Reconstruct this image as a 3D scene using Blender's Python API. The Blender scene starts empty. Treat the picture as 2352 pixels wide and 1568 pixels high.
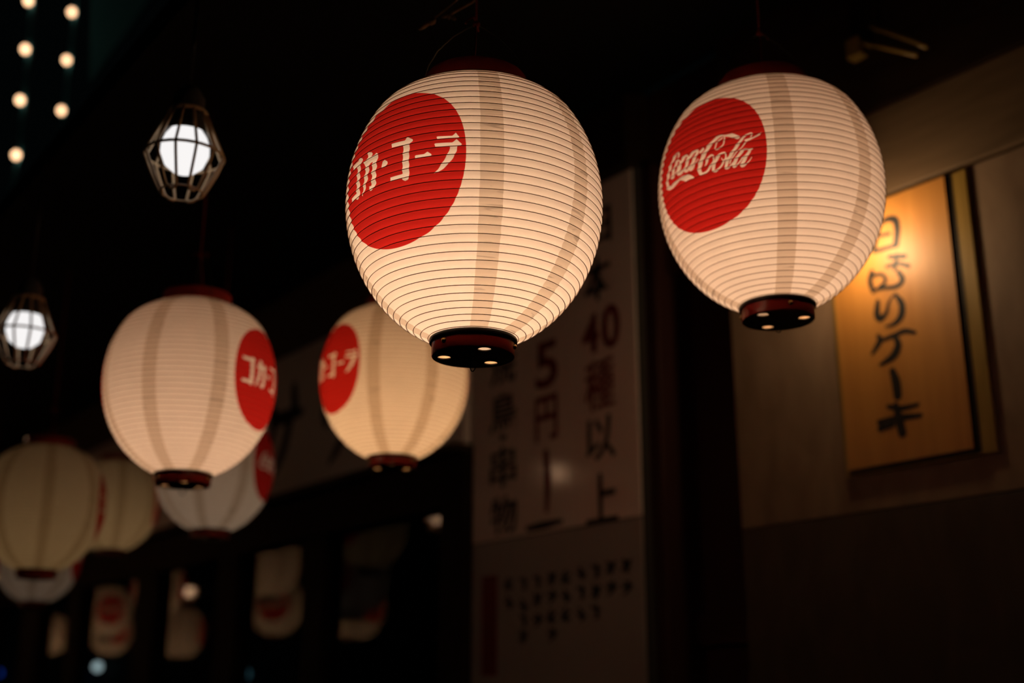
import bpy, bmesh, math, random
import numpy as np
from mathutils import Vector, Matrix

random.seed(7)
scene = bpy.context.scene
COL = scene.collection

# ------------------------------------------------------------------ camera, world, exposure
EYE = 1.5                               # eye height above the street
FPX = 2750.0                            # focal length in pixels of the 2352 px wide frame
PITCH = math.radians(16.5)
YAW = math.radians(36.5)                # the facade recedes to the left at this angle

cam_data = bpy.data.cameras.new('camera')
cam_data.sensor_width = 36.0
cam_data.lens = 36.0 * FPX / 2352.0
cam_data.clip_start = 0.05
cam_data.clip_end = 200
cam_data.dof.use_dof = True
cam_data.dof.focus_distance = 1.47
cam_data.dof.aperture_fstop = 2.3
cam = bpy.data.objects.new('camera', cam_data)
cam.location = (0, 0, EYE)
cam.rotation_euler = (math.pi / 2 + PITCH, 0, 0)
COL.objects.link(cam)
scene.camera = cam

world = bpy.data.worlds.new('night')
scene.world = world
world.use_nodes = True
wb = world.node_tree.nodes['Background']
wb.inputs[0].default_value = (0.55, 0.95, 1.0, 1)
wb.inputs[1].default_value = 0.0008

scene.view_settings.view_transform = 'Standard'
scene.view_settings.look = 'None'
scene.view_settings.exposure = 0.0
scene.view_settings.gamma = 1.0
scene.view_settings.use_curve_mapping = False

# ------------------------------------------------------------------ frame of the street
RIGHT = np.array([math.sin(YAW), -math.cos(YAW), 0.0])   # along the facade, to the right
INTO = np.array([math.cos(YAW), math.sin(YAW), 0.0])     # into the facade
WALL = 2.1                                               # distance camera to facade
ROTF = math.atan2(RIGHT[1], RIGHT[0])                    # local x along the wall, y into it


def W(x, y, z):
    """facade frame (x along wall, y into wall, z above eye level) to world"""
    p = RIGHT * x + INTO * y
    return Vector((p[0], p[1], z + EYE))


def ray(px, py):
    u = (px - 1176) / FPX
    v = (784 - py) / FPX
    return np.array([u, math.cos(PITCH) - v * math.sin(PITCH), math.sin(PITCH) + v * math.cos(PITCH)])


def fac(px, py, off=WALL):
    """photo pixel to (x, z) on the plane at depth off in the facade frame"""
    r = ray(px, py)
    p = r * (off / (INTO @ r))
    return float(p @ RIGHT), float(p[2])


def at(px, py, depth):
    p = ray(px, py) * depth
    return Vector((p[0], p[1], p[2] + EYE))


# ------------------------------------------------------------------ helpers
def tag(o, label=None, cat=None, group=None, kind=None):
    if label: o['label'] = label
    if cat: o['category'] = cat
    if group: o['group'] = group
    if kind: o['kind'] = kind
    return o


def empty(name, loc=(0, 0, 0), rz=0.0, parent=None):
    o = bpy.data.objects.new(name, None)
    o.empty_display_size = 0.05
    o.location = loc
    o.rotation_euler = (0, 0, rz)
    o.parent = parent
    COL.objects.link(o)
    return o


def link(name, me, parent=None, loc=None, rz=None):
    o = bpy.data.objects.new(name, me)
    o.parent = parent
    if loc is not None: o.location = loc
    if rz is not None: o.rotation_euler = (0, 0, rz)
    COL.objects.link(o)
    return o


class MB:
    def __init__(self):
        self.v = []
        self.f = []

    def box(self, x0, x1, y0, y1, z0, z1):
        b = len(self.v)
        for z in (z0, z1):
            self.v += [(x0, y0, z), (x1, y0, z), (x1, y1, z), (x0, y1, z)]
        for q in ((0, 3, 2, 1), (4, 5, 6, 7), (0, 1, 5, 4), (1, 2, 6, 5), (2, 3, 7, 6), (3, 0, 4, 7)):
            self.f.append(tuple(b + i for i in q))
        return self

    def lathe(self, prof, n=32, closed=False, c=(0, 0, 0)):
        b = len(self.v)
        for r, z in prof:
            for k in range(n):
                a = 2 * math.pi * k / n
                self.v.append((c[0] + r * math.cos(a), c[1] + r * math.sin(a), c[2] + z))
        m = len(prof)
        for i in range(m if closed else m - 1):
            j = (i + 1) % m
            for k in range(n):
                l = (k + 1) % n
                self.f.append((b + i * n + k, b + i * n + l, b + j * n + l, b + j * n + k))
        return self

    def disc(self, r, z, n=32, up=True):
        b = len(self.v)
        for k in range(n):
            a = 2 * math.pi * k / n
            self.v.append((r * math.cos(a), r * math.sin(a), z))
        q = tuple(range(b, b + n))
        self.f.append(q if up else q[::-1])
        return self

    def tube(self, pts, rad, n=6, closed=False, caps=True):
        pts = [Vector(p) for p in pts]
        m = len(pts)
        rads = rad if isinstance(rad, (list, tuple)) else [rad] * m
        b = len(self.v)
        prev = None
        for i, p in enumerate(pts):
            if closed:
                t = pts[(i + 1) % m] - pts[i - 1]
            else:
                t = pts[min(i + 1, m - 1)] - pts[max(i - 1, 0)]
            t.normalize()
            if prev is None:
                ref = Vector((0, 0, 1)) if abs(t.z) < 0.9 else Vector((1, 0, 0))
                prev = t.cross(ref).normalized()
            s = (prev - t * prev.dot(t)).normalized()
            prev = s
            q = t.cross(s)
            for k in range(n):
                a = 2 * math.pi * k / n
                self.v.append(tuple(p + (s * math.cos(a) + q * math.sin(a)) * rads[i]))
        for i in range(m if closed else m - 1):
            j = (i + 1) % m
            for k in range(n):
                l = (k + 1) % n
                self.f.append((b + i * n + k, b + i * n + l, b + j * n + l, b + j * n + k))
        if caps and not closed:
            self.f.append(tuple(b + k for k in range(n))[::-1])
            self.f.append(tuple(b + (m - 1) * n + k for k in range(n)))
        return self

    def ball(self, r, n=16, m=10, c=(0, 0, 0), sz=1.0):
        prof = [(max(r * math.sin(math.pi * i / m), 1e-5), -r * sz * math.cos(math.pi * i / m)) for i in range(m + 1)]
        return self.lathe(prof, n, c=c)

    def mesh(self, name, mat, smooth=False):
        me = bpy.data.meshes.new(name)
        me.from_pydata(self.v, [], self.f)
        me.update()
        if mat: me.materials.append(mat)
        if smooth:
            for p in me.polygons: p.use_smooth = True
        return me

    def build(self, name, mat, parent=None, smooth=False, loc=None, rz=None):
        return link(name, self.mesh(name, mat, smooth), parent, loc, rz)


def bevel(o, w, seg=2):
    m = o.modifiers.new('bevel', 'BEVEL')
    m.width = w
    m.segments = seg
    m.limit_method = 'ANGLE'
    return o


def smooth_angle(me, deg=40):
    for p in me.polygons: p.use_smooth = True
    me.set_sharp_from_angle(angle=math.radians(deg))
    return me


# ------------------------------------------------------------------ materials
def new_mat(name):
    m = bpy.data.materials.new(name)
    m.use_nodes = True
    nt = m.node_tree
    return m, nt, nt.nodes['Principled BSDF']


def rgb(c): return (c[0], c[1], c[2], 1)


def plain(name, col, rough=0.6, spec=0.4, metal=0.0, noise=0.0, scale=20.0, coat=0.0):
    m, nt, b = new_mat(name)
    b.inputs['Base Color'].default_value = rgb(col)
    b.inputs['Roughness'].default_value = rough
    b.inputs['Specular IOR Level'].default_value = spec
    b.inputs['Metallic'].default_value = metal
    b.inputs['Coat Weight'].default_value = coat
    if noise:
        tc = nt.nodes.new('ShaderNodeTexCoord')
        nz = nt.nodes.new('ShaderNodeTexNoise')
        nz.inputs['Scale'].default_value = scale
        nz.inputs['Detail'].default_value = 6
        rp = nt.nodes.new('ShaderNodeMapRange')
        rp.inputs['To Min'].default_value = 1 - noise
        rp.inputs['To Max'].default_value = 1 + noise
        mx = nt.nodes.new('ShaderNodeMix')
        mx.data_type = 'RGBA'
        mx.blend_type = 'MULTIPLY'
        mx.inputs['Factor'].default_value = 1
        mx.inputs[6].default_value = rgb(col)
        nt.links.new(tc.outputs['Object'], nz.inputs['Vector'])
        nt.links.new(nz.outputs['Fac'], rp.inputs['Value'])
        nt.links.new(rp.outputs['Result'], mx.inputs[7])
        nt.links.new(mx.outputs[2], b.inputs['Base Color'])
    return m


def wood(name, c0, c1, rough=0.5, spec=0.35, stretch=(1.0, 8.0, 8.0), scale=6.0, coat=0.0, bump=0.15):
    m, nt, b = new_mat(name)
    tc = nt.nodes.new('ShaderNodeTexCoord')
    mp = nt.nodes.new('ShaderNodeMapping')
    mp.inputs['Scale'].default_value = stretch
    nz = nt.nodes.new('ShaderNodeTexNoise')
    nz.inputs['Scale'].default_value = scale
    nz.inputs['Detail'].default_value = 8
    nz.inputs['Distortion'].default_value = 0.6
    cr = nt.nodes.new('ShaderNodeValToRGB')
    cr.color_ramp.elements[0].position = 0.3
    cr.color_ramp.elements[0].color = rgb(c0)
    cr.color_ramp.elements[1].position = 0.7
    cr.color_ramp.elements[1].color = rgb(c1)
    bp = nt.nodes.new('ShaderNodeBump')
    bp.inputs['Strength'].default_value = bump
    bp.inputs['Distance'].default_value = 0.004
    nt.links.new(tc.outputs['Object'], mp.inputs['Vector'])
    nt.links.new(mp.outputs['Vector'], nz.inputs['Vector'])
    nt.links.new(nz.outputs['Fac'], cr.inputs['Fac'])
    nt.links.new(cr.outputs['Color'], b.inputs['Base Color'])
    nt.links.new(nz.outputs['Fac'], bp.inputs['Height'])
    nt.links.new(bp.outputs['Normal'], b.inputs['Normal'])
    b.inputs['Roughness'].default_value = rough
    b.inputs['Specular IOR Level'].default_value = spec
    b.inputs['Coat Weight'].default_value = coat
    return m


_glow = {}


def glow(col, strength):
    key = (col, strength)
    if key not in _glow:
        m = bpy.data.materials.new('lamp_glow')
        m.use_nodes = True
        nt = m.node_tree
        nt.nodes.remove(nt.nodes['Principled BSDF'])
        e = nt.nodes.new('ShaderNodeEmission')
        e.inputs['Color'].default_value = rgb(col)
        e.inputs['Strength'].default_value = strength
        nt.links.new(e.outputs[0], nt.nodes['Material Output'].inputs['Surface'])
        _glow[key] = m
    return _glow[key]


def paper_material():
    m = bpy.data.materials.new('lantern_paper')
    m.use_nodes = True
    nt = m.node_tree
    nt.nodes.remove(nt.nodes['Principled BSDF'])
    N, L = nt.nodes.new, nt.links.new

    def attr(n):
        a = N('ShaderNodeAttribute'); a.attribute_name = n
        return a.outputs['Fac']

    def math_(op, a, b=None):
        n = N('ShaderNodeMath'); n.operation = op
        for i, s in enumerate((a, b)):
            if s is None: continue
            if isinstance(s, (int, float)): n.inputs[i].default_value = s
            else: L(s, n.inputs[i])
        return n.outputs[0]

    def step(sd, soft):                      # signed distance in mm to 0..1 coverage
        r = N('ShaderNodeMapRange'); r.interpolation_type = 'SMOOTHSTEP'
        r.inputs['From Min'].default_value = -soft
        r.inputs['From Max'].default_value = soft
        L(sd, r.inputs['Value'])
        return r.outputs['Result']

    def mix(f, a, b, mode='MIX'):
        n = N('ShaderNodeMix'); n.data_type = 'RGBA'; n.blend_type = mode
        if isinstance(f, (int, float)): n.inputs['Factor'].default_value = f
        else: L(f, n.inputs['Factor'])
        for i, s in ((6, a), (7, b)):
            if isinstance(s, tuple): n.inputs[i].default_value = rgb(s)
            else: L(s, n.inputs[i])
        return n.outputs[2]

    tc = N('ShaderNodeTexCoord')
    fib = N('ShaderNodeTexNoise'); fib.inputs['Scale'].default_value = 26; fib.inputs['Detail'].default_value = 7
    L(tc.outputs['Object'], fib.inputs['Vector'])
    fr = N('ShaderNodeMapRange'); fr.inputs['To Min'].default_value = 0.93; fr.inputs['To Max'].default_value = 1.05
    L(fib.outputs['Fac'], fr.inputs['Value'])
    edge = N('ShaderNodeTexNoise'); edge.inputs['Scale'].default_value = 60; edge.inputs['Detail'].default_value = 2
    L(tc.outputs['Object'], edge.inputs['Vector'])
    jit = math_('MULTIPLY', math_('SUBTRACT', edge.outputs['Fac'], 0.5), 2.2)
    seam = step(math_('ADD', attr('seam'), jit), 0.5)
    # creases across the pasted seams
    mp = N('ShaderNodeMapping'); mp.inputs['Scale'].default_value = (10, 10, 130)
    L(tc.outputs['Object'], mp.inputs['Vector'])
    cz = N('ShaderNodeTexNoise'); cz.inputs['Scale'].default_value = 1.0; cz.inputs['Detail'].default_value = 3
    cz.inputs['Distortion'].default_value = 1.2
    L(mp.outputs['Vector'], cz.inputs['Vector'])
    crease = N('ShaderNodeMapRange'); crease.inputs['From Min'].default_value = 0.60; crease.inputs['From Max'].default_value = 0.66
    L(cz.outputs['Fac'], crease.inputs['Value'])
    red = step(attr('disc'), 0.35)
    ink = step(attr('ink'), 0.3)
    paper = mix(1.0, (0.90, 0.86, 0.80), fr.outputs['Result'], 'MULTIPLY')
    pasted = mix(1.0, paper, (0.76, 0.71, 0.65), 'MULTIPLY')
    pasted = mix(math_('MULTIPLY', crease.outputs['Result'], 0.45), pasted, (0.25, 0.2, 0.16))
    base = mix(seam, paper, pasted)
    base = mix(red, base, (0.54, 0.022, 0.018))
    base = mix(ink, base, paper)
    d = N('ShaderNodeBsdfDiffuse'); t = N('ShaderNodeBsdfTranslucent')
    L(base, d.inputs['Color']); L(base, t.inputs['Color'])
    mx = N('ShaderNodeMixShader'); mx.inputs[0].default_value = 0.55
    L(d.outputs[0], mx.inputs[1]); L(t.outputs[0], mx.inputs[2])
    L(mx.outputs[0], nt.nodes['Material Output'].inputs['Surface'])
    return m


def glass_material():
    m = bpy.data.materials.new('window_glass')
    m.use_nodes = True
    nt = m.node_tree
    nt.nodes.remove(nt.nodes['Principled BSDF'])
    f = nt.nodes.new('ShaderNodeFresnel'); f.inputs['IOR'].default_value = 1.33
    t = nt.nodes.new('ShaderNodeBsdfTransparent'); t.inputs['Color'].default_value = (0.75, 0.8, 0.78, 1)
    g = nt.nodes.new('ShaderNodeBsdfGlossy'); g.inputs['Roughness'].default_value = 0.02
    mx = nt.nodes.new('ShaderNodeMixShader')
    nt.links.new(f.outputs[0], mx.inputs[0])
    nt.links.new(t.outputs[0], mx.inputs[1])
    nt.links.new(g.outputs[0], mx.inputs[2])
    nt.links.new(mx.outputs[0], nt.nodes['Material Output'].inputs['Surface'])
    return m


M = {}
M['paper'] = paper_material()
M['glass'] = glass_material()
M['glass_back'] = bpy.data.materials.new('window_glass_inner_face')
M['glass_back'].use_nodes = True
_nt = M['glass_back'].node_tree
_nt.nodes.remove(_nt.nodes['Principled BSDF'])
_t = _nt.nodes.new('ShaderNodeBsdfTransparent')
_t.inputs['Color'].default_value = (0.9, 0.93, 0.92, 1)
_nt.links.new(_t.outputs[0], _nt.nodes['Material Output'].inputs['Surface'])
M['rib'] = bpy.data.materials.new('rib_wire')          # thin bamboo, lets a little lamp light through
M['rib'].use_nodes = True
_nt = M['rib'].node_tree
_nt.nodes.remove(_nt.nodes['Principled BSDF'])
_d, _t, _m = _nt.nodes.new('ShaderNodeBsdfDiffuse'), _nt.nodes.new('ShaderNodeBsdfTranslucent'), _nt.nodes.new('ShaderNodeMixShader')
_d.inputs['Color'].default_value = (0.12, 0.065, 0.035, 1)
_t.inputs['Color'].default_value = (0.22, 0.12, 0.06, 1)
_m.inputs[0].default_value = 0.5
_nt.links.new(_d.outputs[0], _m.inputs[1]); _nt.links.new(_t.outputs[0], _m.inputs[2])
_nt.links.new(_m.outputs[0], _nt.nodes['Material Output'].inputs['Surface'])
M['lacquer'] = plain('red_lacquer', (0.33, 0.028, 0.018), 0.28, 0.5, coat=0.3)
M['liner'] = plain('cap_liner', (0.75, 0.62, 0.45), 0.8, 0.1)
M['black'] = plain('black_lacquer', (0.012, 0.008, 0.007), 0.35, 0.4)
M['brass'] = plain('brass', (0.45, 0.30, 0.12), 0.35, 0.5, metal=1.0)
M['wire'] = plain('steel_wire', (0.10, 0.09, 0.07), 0.5, 0.5, metal=1.0)
M['dark_wire'] = plain('dark_wire', (0.03, 0.026, 0.022), 0.5, 0.4)
M['red_cord'] = plain('red_cord', (0.22, 0.02, 0.015), 0.8, 0.2)
M['socket'] = plain('lamp_socket', (0.05, 0.045, 0.04), 0.5, 0.3)
M['cage'] = plain('guard_wire', (0.50, 0.33, 0.18), 0.5, 0.5)
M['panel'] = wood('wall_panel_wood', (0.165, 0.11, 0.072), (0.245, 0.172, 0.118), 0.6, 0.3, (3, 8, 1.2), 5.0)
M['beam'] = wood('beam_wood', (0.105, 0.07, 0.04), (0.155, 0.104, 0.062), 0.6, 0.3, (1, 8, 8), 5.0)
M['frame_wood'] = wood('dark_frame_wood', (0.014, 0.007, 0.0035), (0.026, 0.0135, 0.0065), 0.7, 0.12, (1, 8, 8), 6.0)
M['post_wood'] = wood('dark_post_wood', (0.009, 0.005, 0.003), (0.017, 0.009, 0.005), 0.7, 0.12, (8, 8, 1), 6.0)
M['door'] = wood('dark_door_wood', (0.030, 0.007, 0.005), (0.042, 0.012, 0.008), 0.6, 0.3, (8, 8, 1), 5.0)
M['panel_dim'] = wood('wall_panel_wood_dim', (0.045, 0.031, 0.02), (0.07, 0.05, 0.033), 0.6, 0.3, (3, 8, 1.2), 5.0)  # darker copy of the panel wood, for light fading down the wall
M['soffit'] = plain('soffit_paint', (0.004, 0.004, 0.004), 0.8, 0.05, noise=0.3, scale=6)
M['rafter'] = wood('rafter_wood', (0.035, 0.022, 0.010), (0.055, 0.034, 0.016), 0.6, 0.2, (8, 1, 8), 6.0)
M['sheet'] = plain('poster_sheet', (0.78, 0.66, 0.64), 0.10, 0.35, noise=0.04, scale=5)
M['sheet_dim'] = plain('poster_sheet_dim', (0.34, 0.30, 0.30), 0.45, 0.3, noise=0.05, scale=5)  # notice paper coloured darker, as lantern light weakens lower down
M['board_white'] = plain('white_signboard', (0.86, 0.78, 0.78), 0.5, 0.3, noise=0.06, scale=3)
M['ink'] = plain('black_ink', (0.012, 0.012, 0.013), 0.5, 0.3)
M['red_ink'] = plain('red_ink', (0.16, 0.010, 0.008), 0.4, 0.3)
M['signboard'] = wood('varnished_signboard', (0.38, 0.165, 0.03), (0.47, 0.22, 0.045), 0.5, 0.6, (8, 8, 0.8), 4.0, coat=0.0, bump=0.04)
M['sign_edge'] = plain('sign_edge_black', (0.015, 0.011, 0.008), 0.5, 0.3)
M['sign_back'] = wood('sign_backing_wood', (0.22, 0.145, 0.03), (0.30, 0.20, 0.05), 0.4, 0.4, (8, 8, 1), 5.0)
M['asphalt'] = plain('asphalt', (0.03, 0.03, 0.032), 0.8, 0.3, noise=0.3, scale=60)
M['interior'] = plain('dark_interior', (0.02, 0.02, 0.022), 0.8, 0.1, noise=0.2)
M['teal'] = plain('teal_backdrop', (0.09, 0.5, 0.72), 0.6, 0.3, noise=0.25, scale=3)
M['teal_cable'] = plain('teal_cable', (0.05, 0.30, 0.45), 0.5, 0.4)
M['twig'] = wood('dry_twig', (0.13, 0.085, 0.04), (0.22, 0.15, 0.08), 0.8, 0.1, (5, 5, 5), 20)
M['plaster'] = plain('plain_plaster', (0.05, 0.045, 0.04), 0.9, 0.1, noise=0.1)
# ------------------------------------------------------------------ marks printed on the lanterns, in mm on the unrolled paper
KATA = {
  'ko': [(6,26),(27.2,25.3),(31.1,28.8),(38.3,24.5),(38.8,22.4),(35.1,18.9),(35.2,8.1),(35,-3.9),(35.4,-14.7),(34.7,-26.3),(32.8,-27.7),(28.8,-28.4),(25.7,-26.7),(25.1,-24.9),(7.4,-24.2),(6.3,-18.9),(25.9,-18.9),(25.7,-13.3),(26,-2.5),(26.2,9.1),(26.1,18.9),(7.7,20.3)],
  'dash': [(42.6,1.8),(55.2,1.4),(59.7,3.9),(64.4,0.4),(65.9,-1.8),(63.2,-3.2),(44.3,-3.2)],
  'ra1': [(69.9,23.1),(90,22.1),(94,26),(99.1,19.6),(97.9,18.6),(71.7,18.9)],
  'ra2': [(67.8,13.7),(90.8,13),(95.9,16.8),(102.5,10.2),(102.1,8.4),(97.1,7),(96.3,0.7),(92.6,-7),(87.2,-14),(79.4,-20.7),(73.1,-24.5),(67.4,-26),(72.6,-21),(78.2,-14),(83.6,-5.6),(87.2,2.1),(88.8,6.7),(69.8,8.8)],
  'dot': [(-2,6.3),(1.5,3.5),(2,0.7),(-0.1,-2.5),(-4.2,-3.9),(-7.7,-2.1),(-8.4,1.4),(-6.1,5.3)],
  'ka': [(-39.3,28.4),(-36.3,28.4),(-29.8,26.3),(-28.4,23.5),(-31,20.3),(-25.2,19.6),(-22.5,20.7),(-21.1,22.8),(-15,18.6),(-15.5,14.4),(-18.1,10.5),(-17,3.5),(-18.6,-2.8),(-17.9,-9.5),(-18.8,-14.4),(-18.1,-18.9),(-20.9,-23.1),(-24.4,-25.6),(-28.6,-26.7),(-31.9,-23.8),(-32.2,-21.4),(-33.9,-18.9),(-28.7,-19.6),(-27.3,-17.5),(-27.4,-11.6),(-26,-7),(-27.4,-2.8),(-26,4.2),(-26.4,8.1),(-25.9,11.9),(-32.1,11.6),(-32.9,7.4),(-32.6,3.5),(-34.8,-1.8),(-35.2,-7.7),(-38.7,-13),(-39.6,-17.2),(-44,-22.8),(-47.8,-27.7),(-48.4,-23.5),(-45.5,-16.5),(-45.4,-10.9),(-42.8,-4.9),(-43.3,-1.8),(-41.2,3.5),(-40.7,10.2),(-43.5,11.6),(-47.1,18.9),(-40.3,19.3),(-38.1,22.8)],
}
SCRIPT_STROKES = [
  [(60.8,24.5,1.4),(57.9,25.6,1.4),(53.8,26.7,1.8),(50.1,26.3,2.3),(46.1,25.1,3.1),(41.5,22.3,3.8),(36.9,18.9,4.2),(32.9,15.2,4.2),(29.4,11.2,4.1),(26,7.4,4.4),(22.9,3.3,4.8),(20.1,-1.1,4.9),(17.7,-5.4,5),(15.8,-9.8,4.7),(14.8,-14.2,4.5),(14.8,-17.7,4.3),(15.6,-20.3,3.8),(17.6,-22.3,3.1),(20.1,-23.1,2.8),(23.5,-23,2.9),(26.9,-21.9,2.7),(29.6,-20,2.6),(32,-17.7,2.3),(34.4,-15.8,2),(36.5,-13.5,2),(38.5,-10.7,1.7),(40,-7.7,1.6),(40.6,-5.1,1.6),(40.7,-2.8,1.4),(40,-0.9,1.3),(38.8,0.2,1.3),(37,0.7,1.8),(35,0.4,2.4),(33,-0.9,2.6),(31.1,-2.6,3),(29.8,-4.6,3.1),(28.6,-7,2.7),(26.8,-10.2,1.9),(25.3,-12.8,1)],
  [(57.9,23.1,1.2),(58.3,21.2,1.3),(58.5,18.4,1.3),(57.6,15.1,1.4),(56.2,11.9,1.5),(53.9,9.5,1.4),(51.2,7.7,1.6),(48.2,6.7,1.5),(45.4,6.5,1.2),(43.9,7.5,1.2),(43.3,9.3,1.2),(43.7,12.3,1.4),(45.1,15.2,1.5),(47.3,17.9,1.5),(49.9,20.2,1.6),(52.6,21.9,1.5),(54.7,23,1.5)],
  [(57,-0.9,1.7),(58.5,-1.8,1.6),(59.7,-3.3,1.4),(59.8,-6.1,1.6),(58.9,-9.6,1.7),(57.1,-13,1.7),(54.4,-16.6,1.8),(51.4,-19.6,2),(48.1,-22.3,2),(45,-24.4,2.3),(42,-25.4,2.4),(39.8,-24.9,2.3),(38.3,-23.7,2.5),(37.9,-21.4,3.1),(38.5,-18.9,3.5),(39.6,-16.1,3.5),(41.3,-13,3.5),(43.6,-9.5,3.4),(46.3,-6.1,3.4),(48.9,-3.7,3),(51.5,-1.9,2.6),(54.6,-1.1,2.2),(57.1,-1.1,1.8)],
  [(52.4,-7.9,1.1),(53.3,-10.2,1.1),(54.8,-12.3,1.2),(56.9,-12.4,1.3),(59,-11.9,1.2),(61,-10.7,1.1),(62.6,-9.1,0.9)],
  [(84.5,13.8,2.7),(81.9,10.7,2.7),(78.6,6.3,3),(75.2,2.3,3.2),(71.7,-1.8,3.1),(68.2,-5.8,3.3),(65.2,-9.8,3.2),(62.5,-13.3,3.4),(60.4,-16.8,3.3),(59,-20.2,3.2),(58.3,-23,2.9),(58,-24.9,2.6),(58.6,-26,1.9),(60.7,-26,1.8),(63.4,-24.9,1.7),(66.8,-21.7,1.5),(69.5,-18.9,1.5)],
  [(84.5,14.2,1.9),(87.3,16.3,1.9),(90.7,18.6,2),(94.4,20.2,1.7),(97.3,21.2,1.6),(98.8,20.3,1.1),(99.3,18.9,1.2),(98.3,16.6,1.3),(97.2,14.9,1.3)],
  [(91.3,8.8,1.4),(88.7,6,1.3),(85.4,2.8,1.3),(82.5,-0.2,1.1),(79.4,-2.6,1.1),(76.6,-4.4,1.1),(73.9,-6.5,1.1),(70.9,-9.6,1.2),(68.1,-13.1,1.3),(65.7,-16.8,1.3),(64.1,-19.6,1.2)],
  [(82.5,-4.4,1.6),(84.7,-3.7,1.7),(88.3,-3.2,1.8),(93.7,-3.9,1.4),(98.5,-4.6,1.4)],
  [(84.5,-4.9,2.7),(81.9,-7.2,2.9),(78.8,-10.2,3),(76.1,-13.3,3.1),(73.7,-16.5,3.3),(71.8,-19.6,3.2),(70.4,-22.4,3.1),(69.6,-24.5,2.7),(69.9,-26,2.2),(71.4,-26,1.9),(73.6,-25.1,1.5),(75.8,-23.3,1.3),(78.2,-20.7,1.4),(82.2,-16.8,1.4),(85.6,-13.5,1.3)],
  [(95.6,-5.1,2.2),(93.6,-7.9,2.7),(90.9,-11.2,3.1),(88.4,-14.4,3.3),(86.4,-17.7,3.2),(84.3,-20.9,3.3),(82.5,-23.5,3.2),(81.2,-25.6,2.8),(81,-27,2.2),(82.4,-27.5,1.9),(84.4,-27.2,1.7),(87.1,-25.8,1.4),(90,-23.7,1.2),(93.6,-20,1),(96.5,-16.6,0.8)],
  [(18,12.1,2.9),(20.6,13.3,2.8),(23.1,14.7,2.7)],
  [(13.6,15.6,2),(10.5,16.5,2.2),(6.7,16.5,2.8),(3.1,15.2,3),(-0.4,13,3.6),(-3.9,10,3.6),(-7.1,6.5,3.9),(-9.3,2.8,4),(-11.2,-0.5,4.3),(-13.1,-3.7,3.9),(-13.6,-6.3,3.4),(-12.1,-7.9,2),(-9.4,-7.9,2.4),(-5.8,-6.1,2.3),(-1.9,-3.5,2.1),(2.4,0,2.1),(5.6,3,1.9)],
  [(13,14.9,3.2),(11.1,11.6,3.4),(8.4,7.5,3.8),(5.6,4,3.8),(3,0.4,4.1),(0.1,-3.2,4.1),(-2.3,-6,3.9),(-3,-8.1,3.4),(-3,-8.9,1.9),(-1.3,-9.5,2.3),(1.3,-8.8,2.4),(4.5,-6.1,2),(7.8,-2.8,1.7),(11,0.5,1.3),(13.3,3,1)],
  [(-9.7,10.2,1.9),(-7.9,11.2,2),(-6.4,12.6,2.3),(-7.1,14.5,1.8),(-9,16.3,1.6),(-11.6,16.6,2.7),(-14.8,15.9,3.3),(-17.9,13.7,3.9),(-21,10.5,4.1),(-24,7,4.4),(-26.6,3.3,4.5),(-28.5,-1.1,4.7),(-29.3,-4.7,4.2),(-27.8,-6.3,2.5),(-25,-6.5,2.7),(-22.1,-6,2.8),(-18.6,-4.7,2.7),(-14.1,-2.6,2.3),(-10.7,-0.7,2.1)],
  [(-25.2,13,1.7),(-26.9,15.1,1.5),(-29.2,16.8,2),(-31.8,16.3,3),(-34.6,14,3.6),(-38,10.2,3.9),(-41.5,6.1,4.3),(-44,3.3,4.4),(-45.8,0.7,4.4),(-47.3,-2.5,4.8),(-47.2,-4.7,2),(-43.5,-4.2,3.4),(-38.7,-2.3,2.6),(-34.9,0.4,2.5),(-31.1,3.2,2.5),(-27.8,6,2.5),(-25.5,8.8,2.5),(-25.1,11.2,2.1),(-25.2,13,2)],
  [(-30.6,22.6,2.1),(-29,24.4,2.1),(-27.5,26.5,2.5),(-28.1,28.6,1.9),(-30,29.8,2.2),(-34.2,29,2.8),(-39,27.2,3.7),(-42.7,24.4,4),(-46.5,21.6,4.1),(-49.4,18.9,4.6),(-52.3,15.9,5.1),(-55.5,10.9,5),(-58.8,5.6,5.2),(-61.8,0.7,5.3),(-63.8,-3.9,5.1),(-64.6,-8.2,5.1),(-63.4,-11.9,3.8),(-58,-14.5,1.9),(-53,-16.3,2)],
]
SCRIPT_SHAPES = [
  [(53.9,27.7),(60.1,26.3),(70,26.3),(74.8,23.5),(82.4,17.9),(80.6,15.4),(78,14.7),(71.5,18.2),(65.7,21.7),(59.5,24.2)],
  [(87.3,12.3),(100.3,14),(106.6,16.5),(112.5,20),(110.1,15.8),(101.5,12.6),(94,9.1),(88.8,9.5)],
  [(-66.9,-12.6),(-51.5,-16.1),(-40.4,-14),(-31.6,-13),(-20.3,-11.9),(-8.6,-14),(-1.5,-17.9),(4.1,-23.5),(2.9,-24.2),(-6,-22.4),(-14.3,-23.1),(-19.2,-19.6),(-26.4,-16.1),(-34.9,-17.9),(-48,-20.3),(-59.9,-18.9),(-67.6,-14.4)],
]

# ------------------------------------------------------------------ the setting
def fbox(name, mat, x0, x1, y0, y1, z0, z1, kind='structure', parent=None, bev=0.0):
    """box given in the facade frame, origin at its own centre"""
    c = ((x0 + x1) / 2, (y0 + y1) / 2, (z0 + z1) / 2)
    mb = MB().box(x0 - c[0], x1 - c[0], y0 - c[1], y1 - c[1], z0 - c[2], z1 - c[2])
    if parent is None:
        o = mb.build(name, mat, None, loc=W(*c), rz=ROTF)
    else:
        o = mb.build(name, mat, parent, loc=c)
    if kind and parent is None: o['kind'] = kind
    if bev: bevel(o, bev)
    return o


G = -EYE                                            # street level in the facade frame
tag(MB().box(-16, 16, -6, 22, -0.1, 0).build('floor', M['asphalt']), kind='structure')

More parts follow.
